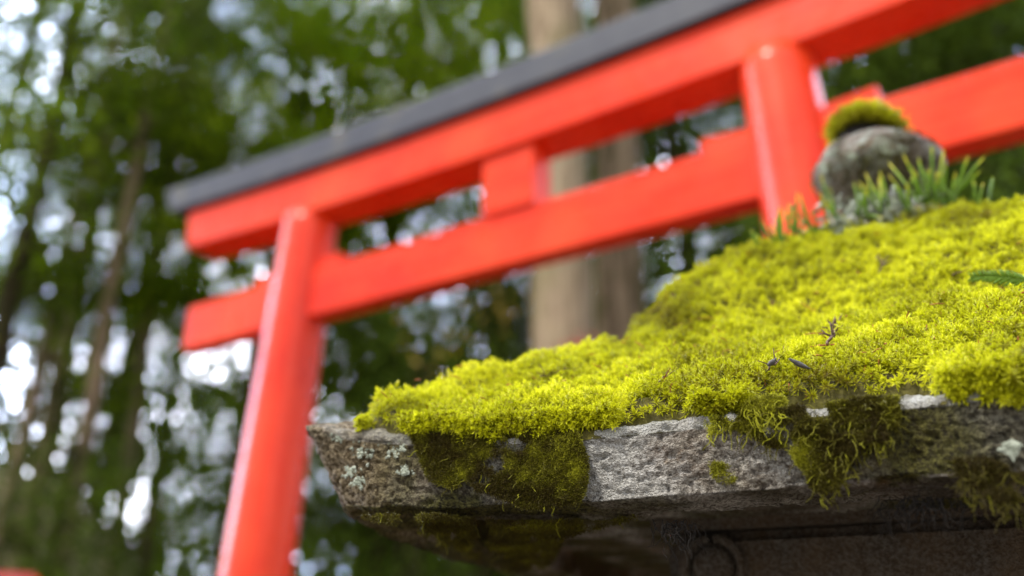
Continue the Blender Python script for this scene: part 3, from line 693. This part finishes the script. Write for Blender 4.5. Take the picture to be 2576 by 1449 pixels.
# ------------------------------------------------------------------ litter lying on the moss
def twig(label, pts, rad=.0011, side=0, seed=0, name='twig', mat='twig', lift_=.011):
    r = np.random.default_rng(seed); P_ = np.array([world(on_moss(*p)+np.array([0, 0, lift_]))[0] for p in pts])
    Q = []
    for a_, b_ in zip(P_[:-1], P_[1:]):
        for s_ in np.linspace(0, 1, 5)[:-1]: Q.append(a_+(b_-a_)*s_+r.normal(size=3)*.0008)
    Q.append(P_[-1]); Q = np.array(Q); mb = MB(); mb.tube(Q, np.linspace(rad, rad*.5, len(Q)), 6)
    for k in range(side):
        i = r.integers(1, len(Q)-1); d_ = r.normal(size=3); d_[2] = abs(d_[2]); d_ /= np.linalg.norm(d_); l_ = r.uniform(.006, .014)
        mb.tube([Q[i], Q[i]+d_*l_*.5+r.normal(size=3)*.001, Q[i]+d_*l_], [rad*.7, rad*.6, rad*.4], 5)
    return tag(mb.build(name, M[mat], None, True), label, 'twig', 'dry bits lying on the moss')
twig('dry branched brown twig clump in the middle of the moss', [(2085, 895), (2100, 868), (2108, 850), (2085, 835)], .0016, 22, 1)
twig('thin dark twig lying on the moss left of the green cypress sprig', [(2400, 716), (2440, 700), (2452, 695)], .0010, 3, 2)
twig('crooked dark twig high on the moss mound', [(2208, 665), (2220, 680), (2226, 690), (2213, 708)], .0013, 6, 3)
twig('thin dark twig near the left end of the moss', [(1360, 975), (1395, 962), (1430, 950)], .0008, 6, 4)
twig('long thin dark stalk standing in the lower moss', [(1660, 985), (1680, 960), (1695, 945)], .0007, 1, 5, lift_=.009)
twig('branched brown stalk low on the moss above the bare edge', [(1935, 955), (1960, 940), (1968, 925)], .0009, 8, 6)
# fallen needles, scales and leaf crumbs caught in the moss
r = np.random.default_rng(404); Xl, Yl, Zl, Tl, El = carpet_points(900, -H, .45, -H, -.02, 88); pk = r.permutation(len(Xl))[:230]; mb = MB()
for k in pk:
    p = world([Xl[k], Yl[k], Zl[k]+CAMZ+.008+r.uniform(0, .004)])[0]; d_ = r.normal(size=3)*[1, 1, .35]; d_ /= np.linalg.norm(d_); l_ = r.uniform(.003, .011); w_ = r.uniform(.0004, .0009)
    mb.tube([p-d_*l_, p+[0, 0, .0006], p+d_*l_], [w_*.6, w_, w_*.5], 4, cap=False)
tag(mb.build('needle_litter', M['spor'], None), 'scattered brown needles and leaf crumbs caught in the moss', 'litter', kind='stuff')
def husk(label, px, py, ang, ln, seed):
    p = world(on_moss(px, py)+np.array([0, -.008, .012]))[0]; d_ = math.cos(ang)*r2+math.sin(ang)*u2; s_ = np.linspace(-.5, .5, 7)
    mb = MB(); mb.tube(p+np.outer(s_*ln, d_)+np.outer(.15*ln*s_**2, u2), np.array([.0006, .0016, .0022, .0024, .002, .0012, .0004]), 8)
    return tag(mb.build('seed_husk', M['husk'], None, True), label, 'seed husk', 'dry bits lying on the moss')
husk('long dark grey husk lying near the bare stone edge', 2020, 958, -.45, .020, 1)
husk('small dark grey husk left of the longer one', 1950, 952, .7, .010, 2)
# green cypress sprig at the right edge
r = np.random.default_rng(5); mb = MB()
A0 = world(on_moss(2450, 742)+np.array([0, 0, .020]))[0]; A1 = PD(2600, 712, math.hypot(*(A0[:2]-CAM[:2]))-.03)
Sx = np.linspace(0, 1, 22)[:, None]; Q = A0+(A1-A0)*Sx+np.array([0, 0, .004])*np.sin(Sx*3.1); mb.tube(Q, np.linspace(.0006, .0012, 22), 6, a=.3)
dv = (A1-A0)/np.linalg.norm(A1-A0); sdv = np.cross(dv, -fw); sdv /= np.linalg.norm(sdv)
for i in range(1, 22):
    for s2 in (-1, 1):
        l_ = .007+.010*i/22*r.uniform(.8, 1.1); d_ = -dv*.75+s2*sdv*.6+r.normal(size=3)*.08; d_ /= np.linalg.norm(d_)
        mb.tube([Q[i], Q[i]+d_*l_*.5, Q[i]+d_*l_*.85-fw*.001, Q[i]+d_*l_], [.0011, .0012, .0008, .0001], 6, a=.5)
tag(mb.build('cypress_sprig', M['fern'], None, True, 'tint'), 'fresh green cypress sprig lying on the moss at the right edge', 'sprig')
# ------------------------------------------------------------------ trees
def at(px, d_):
    """ground x,y of the direction seen at column px near mid height, horizontal distance d_"""
    v = ray(px, 724); v = v[:2]/np.linalg.norm(v[:2]); return v*d_
def tree(name, label, x, y, height, rad, cr, crown0, nclump, leaf, lm, bm, lsz=.07, seed=0, dens=80, lean=(0, 0), cat='tree', group='trees behind the shrine gate', flat=.55, mask=None, csz=.5, taper=.55, front=True):
    r = np.random.default_rng(seed); z0 = float(hill(np.array([[x]]), np.array([[y]]))[0, 0])
    rt_ = empty(name, (x, y, z0))
    zs = np.linspace(-.2, height, 26); wob = np.cumsum(r.normal(size=(26, 2))*.035, 0)*rad/.3
    tp = np.column_stack([wob+np.outer(zs, lean), zs]); tr_ = rad*(1-(1-taper)*np.clip(zs/height, 0, 1)**.9)*(1+.35*np.exp(-np.clip(zs, 0, 9)/.5)); tr_[-1] *= .3
    mb = MB(); mb.tube(tp, tr_, 20)
    cl = []
    nb_ = max(10, int(nclump/2.6))
    for k in range(nb_):
        zc = r.uniform(crown0, height*.98); f = (zc-crown0)/max(height-crown0, .1); reach = cr*(math.sin(math.pi*(.18+.72*f))**.7)*r.uniform(.55, 1)
        ph = r.uniform(0, 2*np.pi); b0 = np.array([np.interp(zc, zs, tp[:, 0]), np.interp(zc, zs, tp[:, 1]), zc]); d_ = np.array([math.cos(ph), math.sin(ph), r.uniform(-.15, .5)])
        tip = b0+d_*reach; P_ = np.array([b0, b0+d_*reach*.5+np.array([0, 0, .1*reach]), tip]); mb.tube(P_, [rad*.22, rad*.12, rad*.04], 6)
        for c_ in range(5):
            s_ = r.uniform(.35, 1.1); cl.append(b0+d_*reach*s_+r.normal(size=3)*[.35, .35, .25]*csz*1.6)
    mb.build('trunk', bm, rt_, True)
    cl = np.array(cl)
    dens = int(dens*1.6); lsz *= .62; csz = csz*1.25; n = len(cl)*dens; ci = np.repeat(np.arange(len(cl)), dens); sz = r.uniform(.55, 1.2, len(cl))*csz
    u_ = r.normal(size=(n, 3)); P_ = cl[ci]+u_*sz[ci][:, None]*np.array([.55, .55, .55*flat])
    if mask is not None:
        k_ = mask(P_+[x, y, z0]); P_ = P_[k_]; ci = ci[k_]; n = len(P_)
    nrm_ = r.normal(size=(n, 3))+[0, 0, .8]; nrm_ /= np.linalg.norm(nrm_, axis=1)[:, None]; A2 = np.cross(nrm_, r.normal(size=(n, 3))); A2 /= np.linalg.norm(A2, axis=1)[:, None]; B2 = np.cross(nrm_, A2)
    l_ = lsz*r.uniform(.6, 1.3, n)[:, None]; V = np.stack([P_-A2*l_, P_+B2*l_*.42, P_+A2*l_, P_-B2*l_*.42], 1).reshape(-1, 3)
    tn = np.repeat(np.clip(.45+.28*r.normal(size=len(cl))[ci]+.15*r.normal(size=n), 0, 1), 4)
    mesh_np('crown', V, np.arange(len(V)).reshape(-1, 4), lm, rt_, False, dict(tint=tn))
    tag(rt_, label, cat, group)
    return rt_
T = M
x, y = at(1414, 7.6); tree('cedar_tree', 'thick pale brown cedar trunk behind the middle of the top beam', x, y, 17, .29, 2.6, 10.5, 70, None, T['leafC'], T['bark'], seed=1, taper=.95)
x, y = at(1534, 8.6); tree('cedar_tree', 'second cedar trunk, greyer, just right of the thick pale one', x, y, 17, .255, 2.4, 10.5, 70, None, T['leafC'], T['bark2'], seed=2, taper=.8)
x, y = at(2520, 9.5); tree('cedar_tree', 'broad brown trunk at the upper right behind the gate', x, y, 16, .52, 2.6, 8.0, 80, None, T['leafB'], T['darkbark'], seed=3, taper=.75)
spec = [
 # px, dist, height, rad, crown radius, crown start, clumps, mat, leaf size, dens, label
 (215, 13.0, 13, .16, 3.0, 3.0, 120, 'leafC', .075, 60, 'slender tree with thin leaning trunk at the far left'),
 (340, 15.0, 14, .16, 2.6, 4.0, 100, 'leafA', .08, 60, 'slim tree with open crown left of the gate beam ends'),
 (640, 11.5, 11.5, .15, 3.0, 4.6, 170, 'leafA', .07, 90, 'bright green leafy tree above the left beam end'),
 (950, 12.5, 13, .17, 3.0, 5.0, 170, 'leafA', .07, 90, 'bright green leafy tree above the black cap, left of the cedars'),
 (60, 10.5, 10, .13, 2.4, 5.2, 110, 'leafA', .065, 70, 'leafy tree filling the top left corner of the picture'),
 (260, 10.5, 3.9, .09, 1.8, .6, 60, 'leafB', .055, 50, 'low dark bushy evergreen at the lower left'),
 (500, 9.5, 3.2, .08, 1.2, .6, 40, 'leafB', .055, 50, 'low dark evergreen left of the left gate pillar'),
 (1010, 10.0, 5.2, .10, 1.9, .8, 140, 'leafB', .06, 100, 'dark evergreen bush seen under the tie beam'),
 (1240, 11.0, 6.5, .11, 1.8, 1.0, 130, 'leafC', .06, 100, 'dark green conifer just left of the thick cedar trunk'),
 (1750, 11.0, 12, .16, 2.6, 1.5, 190, 'leafB', .07, 100, 'dense dark tree between the cedars and the thick gate pillar'),
 (2120, 12.0, 12, .17, 2.8, 1.5, 170, 'leafB', .07, 95, 'dark tree behind the stone ball'),
 (2590, 7.6, 8.5, .10, 1.7, 2.4, 120, 'leafB', .075, 100, 'dark leafy tree at the far right in front of the broad trunk'),
 (780, 16.0, 12, .15, 2.6, 1.5, 110, 'leafC', .08, 70, 'dim thin tree behind the left gate pillar'),
 (1230, 14.0, 15, .18, 2.8, 5.0, 150, 'leafB', .08, 85, 'tall dark tree rising behind the black cap beside the cedar'),
 (470, 19.0, 15, .15, 3.2, 3.0, 110, 'leafC', .09, 60, 'distant hazy green tree far left behind the others'),
 (300, 10.5, 12, .10, 1.8, 7.0, 60, 'leafC', .06, 70, 'thin straight trunk with high crown, nearest of the slim trees at left'),
 (430, 12.0, 12, .10, 1.8, 7.5, 60, 'leafA', .06, 70, 'thin trunk left of the tie beam end, bright leaves above'),
 (150, 11.5, 12, .09, 1.8, 7.0, 60, 'leafC', .06, 70, 'thin pale trunk near the left edge, crown above the frame'),
 (-60, 15.0, 13, .15, 3.0, 2.0, 120, 'leafC', .08, 60, 'distant tree cut off by the left edge of the picture'),
]
for k, (px, dd, hh, rad, cr, c0_, nc, lm, ls, dn2, lab) in enumerate(spec):
    x, y = at(px, dd); tree('leafy_tree', lab, x, y, hh, rad, cr, c0_, nc, None, T[lm], T['bark2' if 'thin' in lab else 'darkbark'], ls, 20+k, dn2, lean=(rng.normal()*.02, rng.normal()*.02))
# small autumn-coloured shrub touches
M['leafY'] = mat_leaf('autumn_leaves', (.30, .16, .01), (.50, .34, .03), (.62, .46, .10), .5, .4)
M['leafR'] = mat_leaf('red_leaves', (.35, .03, .02), (.55, .06, .04), (.6, .10, .06), .5, .4)
def shrub(label, px, py, dist, rad, n, mat, seed, ls=.03):
    r = np.random.default_rng(seed); c_ = PD(px, py, dist); rt_ = empty('shrub', (c_[0], c_[1], float(hill(np.array([[c_[0]]]), np.array([[c_[1]]]))[0, 0])))
    z0 = rt_.location.z; mb = MB(); hh = c_[2]-z0
    for k in range(5):
        e_ = r.normal(size=3)*rad*.5+[0, 0, hh]; mb.tube([(0, 0, 0), e_*.5+r.normal(size=3)*.05, e_], [.02, .012, .004], 5)
    mb.build('stems', M['darkbark'], rt_, True); P_ = np.array([0, 0, hh])+r.normal(size=(n, 3))*rad*.5
    nrm_ = r.normal(size=(n, 3)); nrm_ /= np.linalg.norm(nrm_, axis=1)[:, None]; A2 = np.cross(nrm_, r.normal(size=(n, 3))); A2 /= np.linalg.norm(A2, axis=1)[:, None]; B2 = np.cross(nrm_, A2); l_ = ls*r.uniform(.6, 1.3, n)[:, None]
    V = np.stack([P_-A2*l_, P_+B2*l_*.5, P_+A2*l_, P_-B2*l_*.5], 1).reshape(-1, 3)
    mesh_np('foliage', V, np.arange(len(V)).reshape(-1, 4), M[mat], rt_, False, dict(tint=np.repeat(r.uniform(0, 1, n), 4))); tag(rt_, label, 'shrub')
shrub('shrub with a few yellow leaves under the tie beam', 1250, 740, 8.5, .45, 70, 'leafY', 1, .035)
shrub('shrub with yellowing leaves right of the left gate pillar', 1080, 900, 8.0, .35, 30, 'leafY', 2, .035)
shrub('small red-leaved shrub showing just above the moss', 1455, 876, 7.0, .13, 60, 'leafR', 3, .03)
# far woods
r = np.random.default_rng(90); n = 520000; ang = r.uniform(R(-42), R(42), n); dist = r.uniform(24, 34, n); X = np.sin(ang)*dist; Y = np.cos(ang)*dist; Z0 = hill(X, Y)
Zr = r.uniform(0, 1, n)**1.1*27; P_ = np.column_stack([X, Y, Z0+Zr]); dn3 = fbm(P_*[.85, .85, .6], 5, 120, .62); thr = -.32+.46/(1+np.exp(-(Zr-6.5)/1.0))-.9/(1+np.exp(-(X-1)/2.5))-.3*(Zr < 3.5)+.10*r.normal(size=n); ok = dn3 > thr; P_ = P_[ok]; n = len(P_)
nrm_ = r.normal(size=(n, 3))+[0, -.5, .5]; nrm_ /= np.linalg.norm(nrm_, axis=1)[:, None]; A2 = np.cross(nrm_, r.normal(size=(n, 3))); A2 /= np.linalg.norm(A2, axis=1)[:, None]; B2 = np.cross(nrm_, A2); l_ = .135*r.uniform(.5, 1.3, n)[:, None]
V = np.stack([P_-A2*l_, P_+B2*l_*.5, P_+A2*l_, P_-B2*l_*.5], 1).reshape(-1, 3)
o = mesh_np('far_woods', V, np.arange(len(V)).reshape(-1, 4), M['leafB'], None, False, dict(tint=np.repeat(np.clip(.5+.3*r.normal(size=n), 0, 1), 4)))
tag(o, 'dim green woodland far behind the gate', 'woods', kind='stuff')
# pale earth bank far left
th_ = np.linspace(0, 2*np.pi, 40, endpoint=False); bx, by = at(-60, 16); mb = MB(); rr_ = np.array([4.2, 3.8, 3.0, 1.8, .6, .02]); zz_ = np.array([-.3, 1.6, 3.0, 4.0, 4.5, 4.6])
V = np.stack([bx+rr_[:, None]*np.cos(th_), by+rr_[:, None]*np.sin(th_), np.repeat(zz_[:, None], 40, 1)], -1).reshape(-1, 3); V += .35*np.stack([fbm(V*.9, 3, 5), fbm(V*.9, 3, 6), fbm(V*.9, 3, 8)], -1)
i = np.arange(5)[:, None]*40; j = np.arange(40)[None]; tag(mesh_np('earth_bank', V, np.stack([i+j, i+(j+1) % 40, i+40+(j+1) % 40, i+40+j], -1).reshape(-1, 4), mat_simple('pale_earth', (.14, .12, .06), (.50, .42, .32), 1.2), smooth=True), kind='structure')
# ------------------------------------------------------------------ small red-edged shrine roof, bottom left
hx, hy = at(-260, 7.5); hut = empty('shrine_hut', (hx, hy, -.50), R(25)); tag(hut, 'dark roof of a small hut with red edge at the bottom left corner', 'hut')
ez = PD(-30, 1410, 7.5)[2]
for s2 in (-1, 1):
    V = np.array([(-1.3, 0, ez+.42), (1.3, 0, ez+.42), (1.3, s2*1.1, ez-.12), (-1.3, s2*1.1, ez-.12)]); V = np.vstack([V, V-[0, 0, .05]])
    F_ = np.array([(0, 1, 2, 3), (7, 6, 5, 4), (0, 4, 5, 1), (1, 5, 6, 2), (2, 6, 7, 3), (3, 7, 4, 0)]); mesh_np('roof', V, F_, M['shadered'], hut)
    for xx in (-1.31, 1.31):
        V = np.array([(xx-.02, 0, ez+.39), (xx+.02, 0, ez+.39), (xx+.02, s2*1.12, ez-.155), (xx-.02, s2*1.12, ez-.155)]); V = np.vstack([V, V-[0, 0, .12]]); mesh_np('bargeboard', V, F_, M['red'], hut)
box_mesh('wall', -1.0, 1.0, -.8, .8, 0, ez+.0, M['twig'], hut)
